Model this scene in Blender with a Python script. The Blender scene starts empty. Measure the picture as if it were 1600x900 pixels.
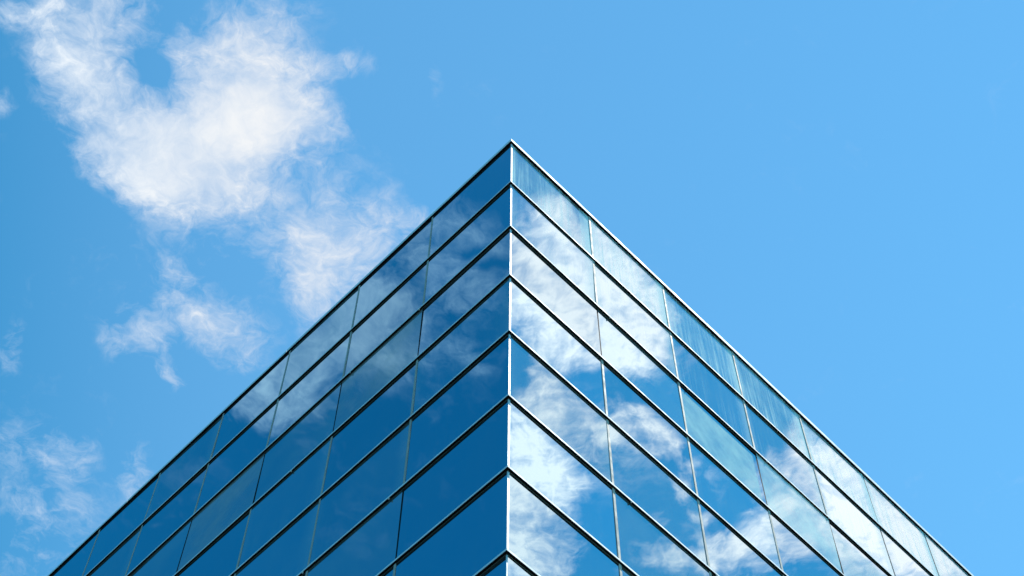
import bpy, math, random
from mathutils import Vector, Matrix

random.seed(7)
C = bpy.context.scene.collection
SC = bpy.context.scene

# ------------------------------------------------------------------ camera
U = 1.8                                   # metres per glass panel width
EYE = 1.6
F_PX = 2437.5                             # focal length in pixels of a 1600 px wide frame
PITCH, ROLL, YAW = 1.0643, 0.0119, 0.0110
CAM_REL = Vector((0.0552, -5.5975, -12.731)) * U     # from the roof corner
ROOF_Z = EYE - CAM_REL.z
cam_data = bpy.data.cameras.new('camera')
cam = bpy.data.objects.new('camera', cam_data)
C.objects.link(cam)
SC.camera = cam
cam_data.sensor_width = 36.0
cam_data.lens = F_PX / 1600.0 * 36.0
cam_data.shift_x = 5.0 / 1600.0
cam_data.clip_end = 20000.0
cam_data.clip_start = 0.1
fw = Vector((0, math.cos(PITCH), math.sin(PITCH)))
up = Vector((0, -math.sin(PITCH), math.cos(PITCH)))
ri = Vector((1, 0, 0))
r2 = ri * math.cos(ROLL) + up * math.sin(ROLL)
u2 = up * math.cos(ROLL) - ri * math.sin(ROLL)
Rz = Matrix.Rotation(YAW, 3, 'Z')
r2, u2, fw = Rz @ r2, Rz @ u2, Rz @ fw
M = Matrix((r2, u2, -fw)).transposed().to_4x4()
M.translation = Vector((CAM_REL.x, CAM_REL.y, EYE))
cam.matrix_world = M

# ------------------------------------------------------------------ sun, sky, exposure
SUN_AZ, SUN_EL = math.radians(22), math.radians(64)  # azimuth counted from +X towards +Y
SUN_DIR = Vector((math.cos(SUN_AZ) * math.cos(SUN_EL), math.sin(SUN_AZ) * math.cos(SUN_EL), math.sin(SUN_EL)))
sl = bpy.data.lights.new('sun', 'SUN')
sl.energy = 3.6
sl.angle = math.radians(0.53)
sl.color = (1.0, 0.95, 0.88)
sun = bpy.data.objects.new('sun', sl)
C.objects.link(sun)
sun.rotation_euler = SUN_DIR.to_track_quat('Z', 'Y').to_euler()
sun.location = (20, 10, 60)

SC.view_settings.view_transform = 'Standard'
SC.view_settings.look = 'None'
SC.view_settings.gamma = 1.0
SC.view_settings.use_curve_mapping = False
SC.view_settings.exposure = EXPOSURE = 0.9

# clouds over the site: centre (x/z, y/z on the cloud deck), two radii, turn, weight
CLOUDS = [
    (-0.285, 0.354, 0.0507, 0.0399, 1.93, 0.95), (-0.304, 0.395, 0.0335, 0.0257, 1.915, 0.6), (-0.279, 0.421, 0.036, 0.0283, 2.926, 0.75), (-0.297, 0.44, 0.0182, 0.0144, 2.906, 0.5),
    (-0.253, 0.45, 0.0496, 0.0293, 3.079, 1.0), (-0.215, 0.428, 0.0537, 0.0383, 3.038, 1.25), (-0.181, 0.4, 0.0427, 0.0389, 2.635, 1.1), (-0.204, 0.363, 0.0411, 0.0226, 3.099, 0.8),
    (-0.166, 0.423, 0.0357, 0.0286, 3.004, 0.9), (-0.135, 0.428, 0.0203, 0.0189, 2.664, 0.5), (-0.128, 0.383, 0.0305, 0.0102, 3.133, 0.5), (-0.234, 0.482, 0.0343, 0.0226, 3.06, 0.65),
    (-0.264, 0.467, 0.0319, 0.0198, 3.065, 0.6), (-0.2, 0.467, 0.0319, 0.0247, 3.002, 0.7), (-0.156, 0.482, 0.0324, 0.0298, 2.702, 0.6), (-0.145, 0.523, 0.0345, 0.0319, 2.06, 0.66),
    (-0.128, 0.55, 0.0285, 0.0264, 2.747, 0.5), (-0.154, 0.561, 0.0379, 0.0188, 1.656, 0.6), (-0.116, 0.503, 0.0278, 0.0255, 2.85, 0.32), (-0.079, 0.502, 0.0321, 0.0154, 3.129, 0.4),
    (-0.099, 0.528, 0.0279, 0.021, 3.083, 0.6), (-0.256, 0.583, 0.0296, 0.0265, 2.552, 0.42), (-0.281, 0.599, 0.0233, 0.0206, 2.248, 0.65), (-0.229, 0.582, 0.0287, 0.0218, 3.003, 0.45),
    (-0.208, 0.607, 0.0267, 0.0222, 2.93, 0.5), (-0.256, 0.545, 0.0242, 0.0162, 1.768, 0.35), (-0.267, 0.63, 0.0185, 0.0106, 1.733, 0.6), (-0.301, 0.722, 0.028, 0.016, 1.746, 0.5),
    (-0.38, 0.698, 0.0353, 0.0239, 3.004, 0.22), (-0.388, 0.786, 0.0531, 0.0379, 1.882, 0.22), (-0.153, 0.497, 0.0872, 0.0561, 3.092, 0.22), (-0.24, 0.545, 0.071, 0.0579, 2.924, 0.12),
    (-0.376, 0.741, 0.0958, 0.0647, 1.845, 0.1), (-0.352, 0.71, 0.0248, 0.0148, 1.788, 0.3), (-0.383, 0.605, 0.0228, 0.0118, 1.786, 0.4), (-0.355, 0.412, 0.009, 0.0075, 2.197, 0.4),
    (-0.251, 0.386, 0.0227, 0.0188, 1.95, -0.55), (-0.243, 0.358, 0.0183, 0.0128, 1.789, -0.2), (-0.259, 0.367, 0.0142, 0.0125, 2.19, -0.2), (-0.164, 0.345, 0.0344, 0.0266, 3.025, 0.3),
    (-0.056, 0.397, 0.0196, 0.0053, 1.596, 0.17), (-0.34, 0.343, 0.0258, 0.0133, 3.083, 0.5), (-0.369, 0.76, 0.0309, 0.0189, 3.049, 0.18), (0.727, 0.235, 0.0363, 0.0332, 1.02, 0.96),
    (0.517, 0.034, 0.0312, 0.0277, 0.068, 0.6), (0.543, 0.039, 0.0585, 0.0513, 0.073, 0.6), (0.568, 0.107, 0.0382, 0.0329, 0.178, 0.6), (0.696, 0.05, 0.0549, 0.0541, 1.098, 0.36),
    (0.705, 0.14, 0.0549, 0.0398, 0.128, 0.18), (0.799, 0.199, 0.0622, 0.0327, 1.573, 0.36), (0.77, 0.309, 0.0634, 0.056, 1.099, 0.96), (0.491, 0.042, 0.0251, 0.0229, 1.533, 0.96),
    (0.522, 0.062, 0.0278, 0.0261, 1.442, 1.08), (0.528, 0.03, 0.0236, 0.0232, 0.214, 0.96), (0.547, 0.082, 0.0282, 0.0266, 1.348, 1.08), (0.565, 0.031, 0.033, 0.0298, 1.568, 1.32),
    (0.586, 0.055, 0.038, 0.0331, 1.546, 1.38), (0.602, 0.097, 0.0287, 0.0223, 1.546, 1.32), (0.579, 0.112, 0.022, 0.0189, 0.182, 0.84), (0.547, 0.1, 0.0267, 0.0187, 0.098, 0.66),
    (0.618, 0.124, 0.0217, 0.017, 1.528, 0.96), (0.457, 0.012, 0.0197, 0.0135, 0.026, -0.1), (0.615, 0.03, 0.0241, 0.0226, 1.558, 1.08), (0.649, 0.034, 0.0232, 0.022, 0.085, 1.02),
    (0.672, 0.059, 0.0271, 0.0207, 1.575, 1.02), (0.689, 0.075, 0.0198, 0.015, 1.569, 0.84), (0.691, 0.018, 0.027, 0.0248, 0.021, 1.32), (0.721, 0.031, 0.0308, 0.0301, 0.121, 1.32),
    (0.759, 0.017, 0.038, 0.0306, 0.021, 1.44), (0.739, 0.047, 0.025, 0.0228, 0.084, 0.96), (0.81, 0.018, 0.0364, 0.033, 1.611, 1.44), (0.79, 0.049, 0.026, 0.0206, 0.053, 0.72),
    (0.668, 0.098, 0.0221, 0.0106, 1.588, 0.84), (0.679, 0.114, 0.0198, 0.0107, 1.582, 0.84), (0.694, 0.132, 0.0181, 0.0109, 0.097, 0.72), (0.739, 0.138, 0.0175, 0.0081, 0.085, 0.96),
    (0.762, 0.157, 0.0153, 0.0064, 1.587, 0.84), (0.714, 0.149, 0.015, 0.011, 1.539, 0.72), (0.694, 0.11, 0.0298, 0.0151, 1.586, 0.48), (0.81, 0.138, 0.0312, 0.0145, 1.587, 0.84),
    (0.809, 0.174, 0.0208, 0.0165, 1.503, 0.84), (0.799, 0.194, 0.0286, 0.0229, 1.482, 0.96), (0.782, 0.208, 0.0227, 0.0128, 0.132, 0.84), (0.775, 0.125, 0.0097, 0.0077, 0.135, 0.48),
    (0.769, 0.214, 0.0257, 0.0153, 0.142, 0.78), (0.797, 0.241, 0.0272, 0.025, 0.757, 0.72), (0.679, 0.24, 0.024, 0.0088, 0.129, 0.6), (0.702, 0.253, 0.0276, 0.0198, 0.218, 1.08),
    (0.714, 0.272, 0.0307, 0.0271, 1.197, 1.32), (0.745, 0.27, 0.0289, 0.0248, 0.426, 1.32), (0.745, 0.296, 0.0327, 0.0292, 0.688, 1.56), (0.776, 0.295, 0.0334, 0.0297, 0.635, 1.44),
    (0.763, 0.329, 0.0397, 0.0345, 0.585, 1.68), (0.788, 0.353, 0.0371, 0.0317, 1.196, 1.68), (0.784, 0.27, 0.0295, 0.0229, 0.269, 0.96), (0.807, 0.377, 0.0375, 0.032, 1.163, 1.68),
    (0.753, 0.236, 0.0223, 0.0152, 0.183, 0.84), (0.809, 0.31, 0.0366, 0.0263, 1.48, 1.44), (-0.769, 0.148, 0.0411, 0.0319, -1.51, 0.08), (-0.689, 0.097, 0.0449, 0.0419, -1.353, 0.06),
    (-0.753, 0.305, 0.0413, 0.0314, -1.428, 0.07), (-0.704, 0.258, 0.0352, 0.0243, -1.501, 0.08), (-0.693, 0.187, 0.04, 0.0301, -1.499, 0.12), (-0.637, 0.07, 0.0438, 0.0345, -1.553, 0.08),
    (-0.57, 0.039, 0.0327, 0.0283, 3.075, 0.22), (-0.657, 0.203, 0.0296, 0.0234, -1.461, 0.3), (-0.476, 0.063, 0.0363, 0.0251, -1.572, 0.3), (-0.447, 0.026, 0.0134, 0.0122, -1.561, 0.35),
    (-0.471, 0.053, 0.0181, 0.0125, -1.575, 0.3), (-0.511, 0.087, 0.0323, 0.0207, -1.569, 0.6), (-0.526, 0.107, 0.0279, 0.021, -1.539, 0.75), (-0.552, 0.127, 0.0282, 0.0214, -1.525, 0.8),
    (-0.579, 0.148, 0.0287, 0.0246, -1.427, 0.8), (-0.563, 0.104, 0.0213, 0.0162, -1.537, 0.7), (-0.579, 0.12, 0.0285, 0.0219, -1.526, 0.75), (-0.606, 0.165, 0.029, 0.0251, -1.394, 0.75),
    (-0.634, 0.182, 0.03, 0.028, -0.925, 0.75), (-0.663, 0.199, 0.0199, 0.0175, -1.316, 0.6), (-0.658, 0.169, 0.0198, 0.0175, -1.356, 0.7), (-0.613, 0.136, 0.029, 0.0226, -1.512, 0.7),
    (-0.624, 0.113, 0.0229, 0.0193, 2.976, 0.6), (-0.647, 0.149, 0.0206, 0.0193, 2.626, 0.5), (-0.543, 0.07, 0.0234, 0.0186, -1.549, 0.6), (-0.507, 0.046, 0.023, 0.0129, -1.585, 0.42),
    (-0.57, 0.057, 0.0284, 0.0163, -1.582, 0.45), (-0.597, 0.073, 0.0239, 0.0139, -1.579, 0.5), (-0.614, 0.088, 0.0146, 0.014, -1.133, 0.6), (-0.538, 0.042, 0.0186, 0.0106, -1.586, 0.35),
    (-0.614, 0.05, 0.0241, 0.0113, -1.587, 0.25), (-0.663, 0.229, 0.0198, 0.0147, -1.483, 0.35),
]

SKY_TINT = (0.62, 1.26, 1.28, 1.0)
SKY_ANTI = (0.04, 0.84, 1.0, 1.0)
SKY_PRO = (0.34, 1.40, 1.34, 1.0)
COVER_K = 1.0
ALPHA_LO, ALPHA_HI, ALPHA_P = 0.05, 0.92, 1.35
WARP1, WARP2 = 0.042, 0.010
N_BIG, N_FINE, N_FIBRE = 1.7, 1.15, 0.8
CLOUD_THIN = (4.2, 4.45, 4.9, 1.0)
CLOUD_THICK = (4.9, 5.0, 5.1, 1.0)
CLOUD_SUN = (2.3, 1.25, 0.9)
GLASS_TINT = (0.21, 0.42, 0.55)
TILT = 0.003
CLIPS = [('R', 5, 1.18), ('R', 2, 1.15), ('R', 2, 2.12), ('R', 2, 3.15), ('R', 5, 2.07), ('R', 2, 4.0),
         ('L', 2, 1.05), ('L', 2, 1.9), ('L', 5, 1.15), ('L', 3, 2.5), ('L', 5, 2.05), ('L', 7, 0.25)]

world = bpy.data.worlds.new('World')
SC.world = world
world.use_nodes = True
world.cycles.sampling_method = 'MANUAL'
world.cycles.sample_map_resolution = 512
wt = world.node_tree
wt.nodes.clear()


def N(t, kind, **kw):
    n = t.nodes.new(kind)
    for k, v in kw.items():
        setattr(n, k, v)
    return n


def put(t, sock, v):
    if isinstance(v, bpy.types.NodeSocket):
        t.links.new(v, sock)
    else:
        sock.default_value = v


def mth(t, op, a, b=None, c=None, clamp=False):
    n = N(t, 'ShaderNodeMath', operation=op, use_clamp=clamp)
    put(t, n.inputs[0], a)
    if b is not None:
        put(t, n.inputs[1], b)
    if c is not None:
        put(t, n.inputs[2], c)
    return n.outputs[0]


def vm(t, op, a, b=None, scale=None):
    n = N(t, 'ShaderNodeVectorMath', operation=op)
    put(t, n.inputs[0], a)
    if b is not None:
        put(t, n.inputs[1], b)
    if scale is not None:
        put(t, n.inputs['Scale'], scale)
    return n.outputs['Value'] if op in ('LENGTH', 'DOT_PRODUCT', 'DISTANCE') else n.outputs['Vector']


def noise(t, vec, scale, detail=6, rough=0.55, lac=2.0, dist=0.0, dims='3D', col=False):
    n = N(t, 'ShaderNodeTexNoise', noise_dimensions=dims)
    put(t, n.inputs['Vector'], vec)
    n.inputs['Scale'].default_value = scale
    n.inputs['Detail'].default_value = detail
    n.inputs['Roughness'].default_value = rough
    n.inputs['Lacunarity'].default_value = lac
    n.inputs['Distortion'].default_value = dist
    return n.outputs['Color'] if col else n.outputs[0]


def smooth(t, v, lo, hi, a=0.0, b=1.0, kind='SMOOTHSTEP'):
    n = N(t, 'ShaderNodeMapRange', interpolation_type=kind, clamp=True) if kind == 'LINEAR' else N(t, 'ShaderNodeMapRange', interpolation_type=kind)
    put(t, n.inputs['Value'], v)
    put(t, n.inputs['From Min'], lo)
    put(t, n.inputs['From Max'], hi)
    put(t, n.inputs['To Min'], a)
    put(t, n.inputs['To Max'], b)
    return n.outputs[0]


def mixc(t, fac, a, b, blend='MIX'):
    n = N(t, 'ShaderNodeMix', data_type='RGBA', blend_type=blend)
    put(t, n.inputs[0], fac)
    put(t, n.inputs[6], a)
    put(t, n.inputs[7], b)
    return n.outputs[2]


sky = N(wt, 'ShaderNodeTexSky', sky_type='NISHITA')
sky.sun_disc = False
sky.sun_elevation = SUN_EL
sky.sun_rotation = math.pi / 2 - SUN_AZ
sky.altitude = 100
sky.air_density = 1.0
sky.dust_density = 0.0
sky.ozone_density = 1.0

tc = N(wt, 'ShaderNodeTexCoord')
sep = N(wt, 'ShaderNodeSeparateXYZ')
wt.links.new(tc.outputs['Generated'], sep.inputs[0])
# deeper blue opposite the sun, brighter on the sun's side
anti = smooth(wt, sep.outputs['X'], -0.15, -0.5)
pro = smooth(wt, sep.outputs['X'], 0.3, 0.52)
tint = mixc(wt, anti, SKY_TINT, SKY_ANTI)
tint = mixc(wt, pro, tint, SKY_PRO)
sky_col = mixc(wt, 1.0, sky.outputs[0], tint, 'MULTIPLY')
zc = mth(wt, 'MAXIMUM', sep.outputs['Z'], 0.12)
comb = N(wt, 'ShaderNodeCombineXYZ')
put(wt, comb.inputs[0], mth(wt, 'DIVIDE', sep.outputs['X'], zc))
put(wt, comb.inputs[1], mth(wt, 'DIVIDE', sep.outputs['Y'], zc))
P = comb.outputs[0]                       # the point of the cloud deck this direction looks at
w1 = vm(wt, 'SUBTRACT', noise(wt, P, 14.0, 3, 0.5, col=True), (0.5, 0.5, 0.5))
w2 = vm(wt, 'SUBTRACT', noise(wt, P, 60.0, 4, 0.55, col=True), (0.5, 0.5, 0.5))
Pw = vm(wt, 'ADD', P, vm(wt, 'ADD', vm(wt, 'SCALE', w1, scale=WARP1), vm(wt, 'SCALE', w2, scale=WARP2)))
psep = N(wt, 'ShaderNodeSeparateXYZ')
wt.links.new(Pw, psep.inputs[0])
cover = 0.0                               # carried along in z, so that the billows are evaluated one after another
for cu, cv, ru, rv, ang, wgt in CLOUDS:
    mp = N(wt, 'ShaderNodeMapping', vector_type='TEXTURE')
    cxyz = N(wt, 'ShaderNodeCombineXYZ')
    for i_, v_ in enumerate((psep.outputs[0], psep.outputs[1], cover)):
        put(wt, cxyz.inputs[i_], v_)
    put(wt, mp.inputs['Vector'], cxyz.outputs[0])
    mp.inputs['Location'].default_value = (cu, cv, 0)
    mp.inputs['Rotation'].default_value = (0, 0, ang)
    mp.inputs['Scale'].default_value = (ru * 1.5, rv * 1.5, 1e6)
    b = smooth(wt, vm(wt, 'LENGTH', mp.outputs[0]), 1.0, 0.0, 0.0, wgt)
    cover = mth(wt, 'ADD', b, cover)
# soft ceiling on the cover so that overlapping billows do not pile up
n1 = noise(wt, Pw, 17.0, 10, 0.64, dist=0.35)
n2 = noise(wt, vm(wt, 'ADD', Pw, (3.1, 1.7, 0.4)), 66.0, 9, 0.66, dist=0.6)
n3 = noise(wt, vm(wt, 'MULTIPLY', vm(wt, 'ADD', P, vm(wt, 'SCALE', w1, scale=0.02)), (110.0, 32.0, 1.0)), 1.0, 6, 0.62)       # drawn-out fibres on the sunny side
fine = mth(wt, 'ADD', mth(wt, 'MULTIPLY', mth(wt, 'SUBTRACT', n2, 0.5), mth(wt, 'MULTIPLY_ADD', pro, 0.35, N_FINE)),
           mth(wt, 'MULTIPLY', mth(wt, 'SUBTRACT', n3, 0.5), mth(wt, 'MULTIPLY', pro, N_FIBRE)))
nn = mth(wt, 'ADD', mth(wt, 'MULTIPLY', mth(wt, 'SUBTRACT', n1, 0.5), N_BIG), fine)
# noise acts where there is some vapour at all
cover = mth(wt, 'SUBTRACT', 1.0, mth(wt, 'EXPONENT', mth(wt, 'MULTIPLY', cover, -COVER_K)))
nw = mth(wt, 'MULTIPLY', smooth(wt, cover, -0.15, 0.3), smooth(wt, cover, 0.4, 0.9, 1.0, mth(wt, 'MULTIPLY_ADD', pro, 0.5, 0.22)))
dens = mth(wt, 'ADD', cover, mth(wt, 'MULTIPLY', nn, nw))
alpha = mth(wt, 'POWER', smooth(wt, dens, ALPHA_LO, ALPHA_HI, 0.0, 0.985, 'LINEAR'), ALPHA_P)
thick = smooth(wt, dens, 0.35, 1.0)
# clouds are brighter towards the sun
cl = mixc(wt, thick, CLOUD_THIN, CLOUD_THICK)
cl = mixc(wt, anti, cl, vm(wt, 'MULTIPLY', cl, (0.90, 1.08, 1.22)))
cl = vm(wt, 'MULTIPLY', cl, vm(wt, 'ADD', (1, 1, 1), vm(wt, 'SCALE', CLOUD_SUN, scale=smooth(wt, sep.outputs['X'], 0.26, 0.42))))
final = mixc(wt, alpha, sky_col, cl)
bg = N(wt, 'ShaderNodeBackground')
bg.inputs['Strength'].default_value = 0.1
put(wt, bg.inputs['Color'], final)
wo = N(wt, 'ShaderNodeOutputWorld')
wt.links.new(bg.outputs[0], wo.inputs[0])

# ------------------------------------------------------------------ materials


def mat(name):
    m = bpy.data.materials.new(name)
    m.use_nodes = True
    t = m.node_tree
    t.nodes.clear()
    out = N(t, 'ShaderNodeOutputMaterial')
    return m, t, out


def principled(t, **kw):
    n = N(t, 'ShaderNodeBsdfPrincipled')
    n.inputs['Specular IOR Level'].default_value = 0.12
    for k, v in kw.items():
        put(t, n.inputs[k.replace('_', ' ')], v)
    return n


def glass(name, film=0.0, film_col=(0.45, 0.62, 0.66), streak=0.0, edge=0.0, frame_shadow=False, tint=GLASS_TINT):
    """coated blue solar glass; film = even dust, streak = rain streaks, edge = dirt run beside the mullion"""
    m, t, out = mat(name)
    tcn = N(t, 'ShaderNodeTexCoord')
    oi = N(t, 'ShaderNodeObjectInfo')
    obj = vm(t, 'ADD', tcn.outputs['Object'], vm(t, 'SCALE', (37.0, 11.0, 23.0), scale=oi.outputs['Random']))
    # slow waviness of the toughened sheet
    h = noise(t, obj, 0.55, 0, 0.4)
    bp = N(t, 'ShaderNodeBump')
    bp.inputs['Strength'].default_value = 1.0
    bp.inputs['Distance'].default_value = 0.004
    put(t, bp.inputs['Height'], h)
    tv = mth(t, 'MULTIPLY_ADD', oi.outputs['Random'], 0.18, 0.90)
    col = vm(t, 'SCALE', tint, scale=tv)
    lw = N(t, 'ShaderNodeLayerWeight')
    lw.inputs['Blend'].default_value = 0.5
    graz = mth(t, 'POWER', lw.outputs['Facing'], 5.0)
    col = mixc(t, mth(t, 'MULTIPLY', graz, 0.6), col, (1, 1, 1, 1))
    g = N(t, 'ShaderNodeBsdfGlossy')
    put(t, g.inputs['Color'], col)
    g.inputs['Roughness'].default_value = 0.012
    put(t, g.inputs['Normal'], bp.outputs[0])
    dif = N(t, 'ShaderNodeBsdfDiffuse')
    # dirt amount
    gen = N(t, 'ShaderNodeSeparateXYZ')
    t.links.new(tcn.outputs['Generated'], gen.inputs[0])
    cloudy = noise(t, obj, 1.6, 5, 0.6)
    dust = mth(t, 'MULTIPLY', smooth(t, cloudy, 0.2, 0.8, 0.4, 1.3), film)
    if frame_shadow:                               # film left off along top and far edge, painting in the frame's shadow
        dust = mth(t, 'MULTIPLY', dust, mth(t, 'MULTIPLY', smooth(t, gen.outputs['X'], 0.97, 0.93), smooth(t, gen.outputs['Z'], 0.93, 0.84)))
    amount = dust
    if streak:
        s1 = noise(t, vm(t, 'MULTIPLY', obj, (16.0, 1.0, 0.55)), 1.0, 5, 0.62)
        s2 = noise(t, vm(t, 'MULTIPLY', obj, (70.0, 1.0, 1.3)), 1.0, 3, 0.6)
        s = mth(t, 'ADD', mth(t, 'MULTIPLY', s1, 0.65), mth(t, 'MULTIPLY', s2, 0.35))
        s = smooth(t, s, 0.44, 0.68)
        fade = smooth(t, gen.outputs['Z'], 0.0, 0.75, 1.0, 0.55)
        amount = mth(t, 'ADD', amount, mth(t, 'MULTIPLY', mth(t, 'MULTIPLY', s, fade), streak))
    if edge:
        e1 = smooth(t, gen.outputs['X'], 0.84, 1.0)
        e2 = smooth(t, gen.outputs['X'], 0.10, 0.0)
        e = mth(t, 'ADD', e1, mth(t, 'MULTIPLY', e2, 0.45))
        amount = mth(t, 'ADD', amount, mth(t, 'MULTIPLY', e, edge))
    # grey edge wash below the transom, a few specks
    sp = N(t, 'ShaderNodeTexVoronoi')
    put(t, sp.inputs['Vector'], obj)
    sp.inputs['Scale'].default_value = 3.2
    speck = smooth(t, sp.outputs['Distance'], 0.035, 0.02)
    rnd = N(t, 'ShaderNodeSeparateColor')
    t.links.new(sp.outputs['Color'], rnd.inputs[0])
    speck = mth(t, 'MULTIPLY', speck, mth(t, 'GREATER_THAN', rnd.outputs[0], 0.93))
    amount = mth(t, 'MAXIMUM', amount, mth(t, 'MULTIPLY', speck, 0.55))
    amount = mth(t, 'MINIMUM', amount, 0.9)
    put(t, dif.inputs['Color'], (*film_col, 1))
    mx = N(t, 'ShaderNodeMixShader')
    put(t, mx.inputs[0], amount)
    t.links.new(g.outputs[0], mx.inputs[1])
    t.links.new(dif.outputs[0], mx.inputs[2])
    t.links.new(mx.outputs[0], out.inputs[0])
    return m


def metal(name, col, rough=0.38, metallic=0.55, var=0.12):
    m, t, out = mat(name)
    tcn = N(t, 'ShaderNodeTexCoord')
    n = noise(t, vm(t, 'MULTIPLY', tcn.outputs['Object'], (0.6, 6.0, 6.0)), 1.0, 6, 0.6)
    c = vm(t, 'SCALE', col, scale=smooth(t, n, 0.3, 0.7, 1.0 - var, 1.0 + var * 0.3))
    r = smooth(t, n, 0.3, 0.7, rough + 0.1, rough - 0.05)
    p = principled(t, Base_Color=c, Metallic=metallic, Roughness=r)
    t.links.new(p.outputs[0], out.inputs[0])
    return m


def plain(name, col, rough=0.8, scale=3.0, var=0.25):
    m, t, out = mat(name)
    tcn = N(t, 'ShaderNodeTexCoord')
    n = noise(t, tcn.outputs['Object'], scale, 6, 0.6)
    c = vm(t, 'SCALE', col, scale=smooth(t, n, 0.25, 0.75, 1.0 - var, 1.0 + var))
    p = principled(t, Base_Color=c, Roughness=rough)
    t.links.new(p.outputs[0], out.inputs[0])
    return m


M_CLEAR = glass('blue_glass', film=0.03, streak=0.03)
M_STREAK = glass('rain_streaked_glass', film=0.24, streak=0.7, edge=0.6, film_col=(0.66, 0.82, 0.86))
M_STREAK2 = glass('lightly_streaked_glass', film=0.07, streak=0.22, edge=0.4, film_col=(0.62, 0.76, 0.82))
M_HAZE0 = glass('faintly_dusty_glass', film=0.075, streak=0.06, edge=0.12)
M_HAZE1 = glass('slightly_hazy_glass', film=0.13)
M_HAZE2 = glass('hazy_glass', film=0.40, frame_shadow=True)
M_HAZEG = glass('grey_film_glass', film=0.40, film_col=(0.40, 0.46, 0.48))
M_HAZE3 = glass('dusty_glass', film=0.74, frame_shadow=True, film_col=(0.52, 0.72, 0.76))
M_HAZE4 = glass('pale_filmed_glass', film=0.62, film_col=(0.80, 0.90, 0.90))
M_ALU = metal('brushed_aluminium', (0.82, 0.83, 0.86), 0.6, 0.08)
M_TRIM = metal('corner_aluminium', (0.6, 0.63, 0.67), 0.5, 0.35)
M_MULL = metal('grey_mullion', (0.46, 0.43, 0.405), 0.65, 0.0)
M_JOINT_SHADE = plain('black_joint_and_shade', (0.008, 0.008, 0.009), 0.85)  # black of the dark joints and of the shade painted under the transoms
M_BEAD = plain('olive_sealant', (0.09, 0.09, 0.075), 0.8)
M_CORE = plain('dark_core', (0.02, 0.022, 0.025), 0.9)
M_ROOF = plain('roof_felt', (0.12, 0.12, 0.12), 0.9)
M_GROUND = plain('asphalt', (0.05, 0.05, 0.052), 0.9, 0.8)
M_CLIP = plain('white_plastic', (0.6, 0.58, 0.55), 0.5)

# ------------------------------------------------------------------ helpers


def new_obj(name, verts, faces, material, parent=None, matrix=None, bevel=0.0):
    me = bpy.data.meshes.new(name)
    me.from_pydata([tuple(v) for v in verts], [], faces)
    me.update()
    me.materials.append(material)
    o = bpy.data.objects.new(name, me)
    C.objects.link(o)
    if parent is not None:
        o.parent = parent
    if matrix is not None:
        o.matrix_local = matrix
    if bevel:
        b = o.modifiers.new('bevel', 'BEVEL')
        b.width = bevel
        b.segments = 2
        b.limit_method = 'ANGLE'
    return o


BOXF = [(0, 3, 2, 1), (4, 5, 6, 7), (0, 1, 5, 4), (1, 2, 6, 5), (2, 3, 7, 6), (3, 0, 4, 7)]


def boxv(x0, x1, y0, y1, z0, z1):
    return [(x0, y0, z0), (x1, y0, z0), (x1, y1, z0), (x0, y1, z0), (x0, y0, z1), (x1, y0, z1), (x1, y1, z1), (x0, y1, z1)]


# ------------------------------------------------------------------ ground
gs = 9000.0
ground = new_obj('ground', [(-gs, -gs, 0), (gs, -gs, 0), (gs, gs, 0), (-gs, gs, 0)], [(0, 1, 2, 3)], M_GROUND)
ground['kind'] = 'structure'
ground['label'] = 'grey asphalt ground below the glass building'
ground['category'] = 'ground'

# ------------------------------------------------------------------ the building
# rows of transoms below the roof line, in panel widths (measured), then an even pitch to the ground
ROWS = [0.0, -0.8450, -1.6685, -2.4779, -3.3001, -4.1352, -4.9389, -5.7437]
while ROOF_Z + (ROWS[-1] - 0.815) * U > 0.3:
    ROWS.append(ROWS[-1] - 0.815)
Z = [ROOF_Z + r * U for r in ROWS]
NP = 14                                     # panels per side
PW = {'R': 1.0009, 'L': 1.0}
FIRST = {'R': 1.0152, 'L': 1.0205}
dR = Vector((math.sqrt(.5), 1.024 * math.sqrt(.5), 0)).normalized()
dL = Vector((-dR.x, dR.y, 0))
nR = Vector((dR.y, -dR.x, 0))               # outward
nL = Vector((-dR.y, -dR.x, 0))
FACES = {'R': (dR, nR), 'L': (dL, nL)}

bld = bpy.data.objects.new('office_building', None)
C.objects.link(bld)
bld.location = (0, 0, 0)
bld['label'] = 'glass office block corner with mirrored blue panes and pale aluminium transoms, seen from below'
bld['category'] = 'building'


def mitre(side, o):
    """distance along the face at which a line lying o metres outside the glass meets the corner"""
    d, n = FACES[side]
    return -o * n.x / d.x


def pt(side, t, o, z):
    d, n = FACES[side]
    p = d * t + n * o
    return Vector((p.x, p.y, z))


def profile_bar(name, side, prof, t1, material, t0=None, parent=bld):
    """extrude a closed profile [(out, z), ...] along a face; starts mitred at the corner unless t0 is given"""
    n = len(prof)
    vs = [pt(side, mitre(side, o) if t0 is None else t0, o, z) for o, z in prof]
    vs += [pt(side, t1, o, z) for o, z in prof]
    fs = [(i, (i + 1) % n, n + (i + 1) % n, n + i) for i in range(n)]
    fs += [tuple(range(n - 1, -1, -1)), tuple(range(n, 2 * n))]
    if side == 'R':
        fs = [tuple(reversed(f)) for f in fs]
    return new_obj(name, vs, fs, material, parent)


def line(side, j):                          # j-th mullion line, metres from the corner
    return 0.0 if j == 0 else (FIRST[side] + (j - 1) * PW[side]) * U


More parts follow.
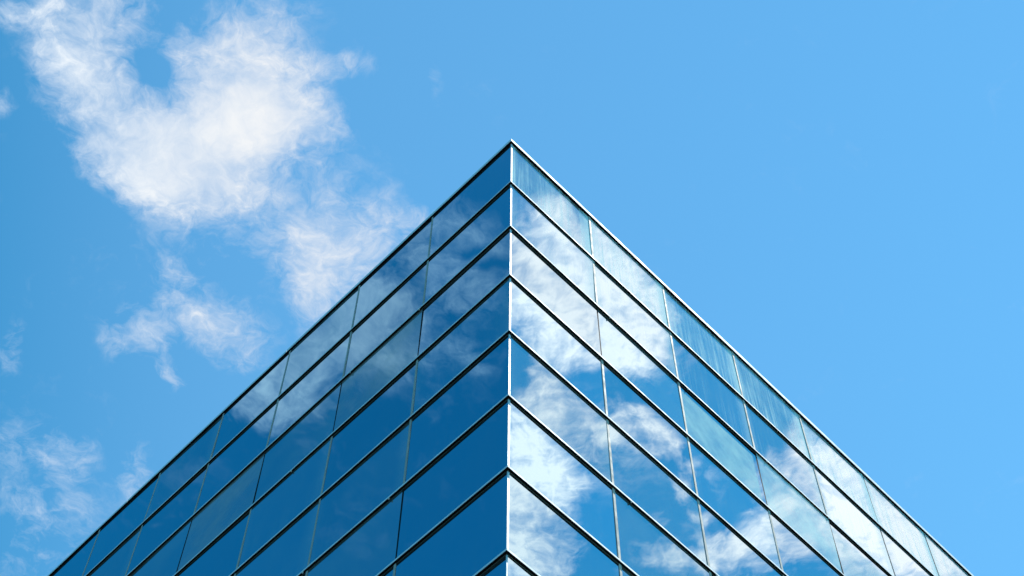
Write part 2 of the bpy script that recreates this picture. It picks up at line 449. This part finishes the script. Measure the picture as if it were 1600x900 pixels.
LEN = {s: line(s, NP) for s in 'RL'}
P_T, H_T = 0.033, 0.046                     # transom: how far it stands out, height of its face
HAZY = {('R', 2, 1): M_HAZE1, ('R', 2, 2): M_HAZE3, ('R', 2, 3): M_HAZE4, ('R', 2, 4): M_HAZE2, ('R', 2, 5): M_HAZE2,
        ('L', 2, 1): M_HAZEG, ('L', 2, 2): M_HAZE1, ('L', 2, 3): M_HAZEG, ('L', 2, 4): M_HAZE1, ('L', 2, 5): M_HAZE1,
        ('R', 5, 1): M_HAZE1, ('R', 6, 1): M_HAZE1, ('L', 5, 1): M_HAZE1, ('L', 6, 2): M_HAZE1, ('L', 4, 1): M_HAZE0, ('L', 3, 2): M_HAZE0, ('L', 0, 2): M_HAZE1, ('L', 0, 4): M_HAZE0, ('L', 4, 2): M_HAZE0,
        ('L', 1, 5): M_HAZE0, ('L', 3, 0): M_HAZE0, ('R', 4, 1): M_HAZE0, ('R', 3, 2): M_HAZE0, ('R', 4, 0): M_HAZE0}
DARKJOINT = {('L', 2, 1), ('L', 2, 2), ('L', 2, 3), ('L', 2, 4), ('L', 2, 5), ('R', 2, 1), ('R', 2, 3), ('R', 2, 4),
             ('L', 5, 1), ('R', 0, 5), ('R', 0, 6), ('R', 1, 5), ('R', 1, 6), ('R', 2, 5), ('R', 2, 6)}


def shown(k, j):
    """rows and columns of glass that the photograph shows (k = row, j = column)"""
    return k <= 6 and j <= [7, 6, 5, 4, 3, 2, 2][k] or (k == 7 and j == 0)


rest = {'glass_pane': ([], []), 'mullion': ([], [])}


def add_rest(key, vs):
    V, F = rest[key]
    b = len(V)
    V.extend(vs)
    F.extend(tuple(b + i for i in f) for f in BOXF)


rng = random.Random(11)
for side in 'RL':
    d, n = FACES[side]
    for k in range(len(Z)):
        zt = Z[k]
        zb = Z[k + 1] if k + 1 < len(Z) else 0.0
        z0, z1 = zb + H_T + 0.001, zt - 0.001
        for j in range(NP):
            a, b = line(side, j) + (0.03 if j else 0.0), line(side, j + 1) - 0.0
            gap = 0.012
            a, b = line(side, j) + gap, line(side, j + 1) - gap
            w, h = b - a, z1 - z0
            # local frame: x along the face away from the corner, z up, y across
            if shown(k, j):
                centre = pt(side, (a + b) / 2, 0.0, (z0 + z1) / 2)
                yv = -n
                B = Matrix((d, yv, Vector((0, 0, 1)))).transposed()
                if side == 'L':
                    B = Matrix((d, yv, Vector((0, 0, 1)))).transposed()
                mw = B.to_4x4()
                mw.translation = centre
                tilt = Matrix.Rotation(rng.gauss(0, TILT), 4, 'X') @ Matrix.Rotation(rng.gauss(0, TILT), 4, 'Z')
                vs = boxv(-w / 2, w / 2, 0.0, 0.028, -h / 2, h / 2)
                if side == 'L':             # mirrored frame: keep the normals outward
                    fs = [tuple(reversed(f)) for f in BOXF]
                else:
                    fs = BOXF
                m = HAZY.get((side, k, j))
                lab = None
                if m is not None:
                    lab = {M_HAZE0: None, M_HAZE1: 'slightly hazy pane', M_HAZEG: 'pane under a grey film', M_HAZE4: 'pale milky pane'}.get(m, 'milky teal pane')
                elif k == 0 and side == 'R':
                    m, lab = M_STREAK, 'pane with pale rain streaks'
                elif k == 1 and side == 'R':
                    m = M_STREAK2
                else:
                    m = M_CLEAR
                # mirrored matrices cannot be decomposed: use right-handed frames only
                if side == 'L':
                    mw = Matrix((-d, -n, Vector((0, 0, 1)))).transposed().to_4x4()
                    mw.translation = centre
                    fs = BOXF
                o = new_obj('glass_pane', vs, fs, m, bld, mw @ tilt)
                if lab:
                    o['label'] = lab
            else:
                add_rest('glass_pane', [pt(side, t, o_, z) for (t, o_, z) in
                                        [(v[0], -v[1], v[2]) for v in boxv(a, b, 0.0, 0.028, z0, z1)]])
            # mullion at the far edge of this pane
            if j + 1 <= NP:
                t = line(side, j + 1)
                dark = (side, k, j + 1) in DARKJOINT
                hw = 0.0115 if dark else (0.022 if side == 'R' else 0.017)
                o0, o1 = (-0.02, 0.001) if dark else (-0.02, 0.009)
                V8 = [pt(side, tt, oo, zz) for (tt, oo, zz) in boxv(t - hw, t + hw, o0, o1, z0, z1)]
                if shown(k, j) and j < 7:
                    fs = BOXF if side == 'L' else [tuple(reversed(f)) for f in BOXF]
                    o = new_obj('mullion', V8, fs, M_JOINT_SHADE if dark else M_MULL, bld, bevel=0 if dark else 0.003)
                    if dark:
                        o['label'] = 'thin dark joint'
                else:
                    add_rest('mullion', V8)

for key, m in (('glass_pane', M_CLEAR), ('mullion', M_MULL)):
    o = new_obj(key, rest[key][0], rest[key][1], m, bld)
    o['kind'] = 'stuff'
    o['label'] = 'the remaining ' + key.replace('_', ' ') + 's further down and along'

# transoms: aluminium cap over a black strip of painted underside shade, mitred at the corner
for side in 'RL':
    for k in range(1, len(Z)):
        z = Z[k]
        cap = profile_bar('transom', side, [(-0.05, z + 0.010), (P_T, z + 0.010), (P_T, z + H_T - 0.006), (P_T - 0.006, z + H_T), (-0.05, z + H_T)], LEN[side], M_ALU)
        profile_bar('shade_strip', side, [(-0.05, z), (P_T - 0.003, z), (P_T - 0.003, z + 0.0095), (-0.05, z + 0.0095)], LEN[side], M_JOINT_SHADE, parent=cap)
        profile_bar('glazing_bead', side, [(-0.02, z - 0.017), (0.006, z - 0.017), (0.006, z - 0.001), (-0.02, z - 0.001)], LEN[side], M_BEAD, parent=cap)
    # coping in lengths with open butt joints
    z = Z[0]
    t = None
    cuts = {'R': [2.62, 5.3, 8.0, 10.7], 'L': [3.06, 5.55, 8.2, 10.9]}[side]
    ends = [c * U for c in cuts] + [LEN[side]]
    start = None
    for i, e in enumerate(ends):
        dz = rng.uniform(-0.006, 0.006) if i else 0
        prof = [(-0.35, z + 0.009), (0.036, z + 0.009), (0.036 + dz * 0.5, z + 0.086 + dz), (0.026, z + 0.098 + dz), (-0.35, z + 0.06 + dz)]
        profile_bar('coping', side, prof, e - 0.006, M_ALU, t0=start)
        start = e + 0.006
    profile_bar('coping_shade_strip', side, [(-0.05, z), (0.033, z), (0.033, z + 0.0085), (-0.05, z + 0.0085)], LEN[side], M_JOINT_SHADE)  # shade under the coping, put in as a black strip

# bright trim down the corner, between the transoms
for k in range(0, len(Z)):
    zt = Z[k]
    zb = Z[k + 1] if k + 1 < len(Z) else 0.0
    vs = []
    for z in (zb + H_T + 0.002, zt - 0.002):
        vs += [pt('R', 0.024, 0.004, z), pt('R', mitre('R', 0.004), 0.004, z), pt('L', 0.008, 0.004, z), pt('L', 0.008, -0.03, z), pt('R', 0.024, -0.03, z)]
    # the two middle points meet at the corner
    fs = [(i, (i + 1) % 5, 5 + (i + 1) % 5, 5 + i) for i in range(5)] + [(4, 3, 2, 1, 0), (5, 6, 7, 8, 9)]
    fs = [tuple(reversed(f)) for f in fs]
    if k <= 7:
        new_obj('corner_trim', vs, fs, M_TRIM, bld)
    elif k == 8:
        V2, F2 = [], []
    if k > 7:
        b = len(V2)
        V2 += vs
        F2 += [tuple(b + i for i in f) for f in fs]
o = new_obj('corner_trim', V2, F2, M_TRIM, bld)
o['kind'] = 'stuff'

# small pale drain clips under some transoms: (side, transom, distance from the corner in panels)
for side, k, t in CLIPS:
    c = pt(side, t * U, 0.030, Z[k] - 0.012)
    dd, nn_ = FACES[side]
    vs = []
    for z in (-0.014, 0.013):
        for q in range(8):
            a = q * math.pi / 4
            rr = 0.011 if z > 0 else 0.008
            vs.append(c + dd * math.cos(a) * rr + nn_ * math.sin(a) * rr + Vector((0, 0, z)))
    fs = [(i, (i + 1) % 8, 8 + (i + 1) % 8, 8 + i) for i in range(8)] + [tuple(range(7, -1, -1)), tuple(range(8, 16))]
    new_obj('drain_clip', vs, fs, M_CLIP, bld)

# the mass behind the glass and the roof
e = 0.06
iR, iL = dR * LEN['R'], dL * LEN['L']
q0 = Vector((0, e / dR.x, 0))
q1 = iR - nR * e
q2 = iR + iL
q3 = iL - nL * e
ring = [q0, q1, q2, q3]
core = new_obj('core_wall', [Vector((p.x, p.y, 0.0)) for p in ring] + [Vector((p.x, p.y, Z[0] + 0.0)) for p in ring],
               [(0, 1, 5, 4), (1, 2, 6, 5), (2, 3, 7, 6), (3, 0, 4, 7), (3, 2, 1, 0), (4, 5, 6, 7)], M_CORE, bld)
roof = new_obj('roof', [Vector((p.x, p.y, Z[0] + 0.004)) for p in ring] + [Vector((p.x, p.y, Z[0] + 0.011)) for p in ring],
               [(0, 1, 5, 4), (1, 2, 6, 5), (2, 3, 7, 6), (3, 0, 4, 7), (3, 2, 1, 0), (4, 5, 6, 7)], M_ROOF, bld)
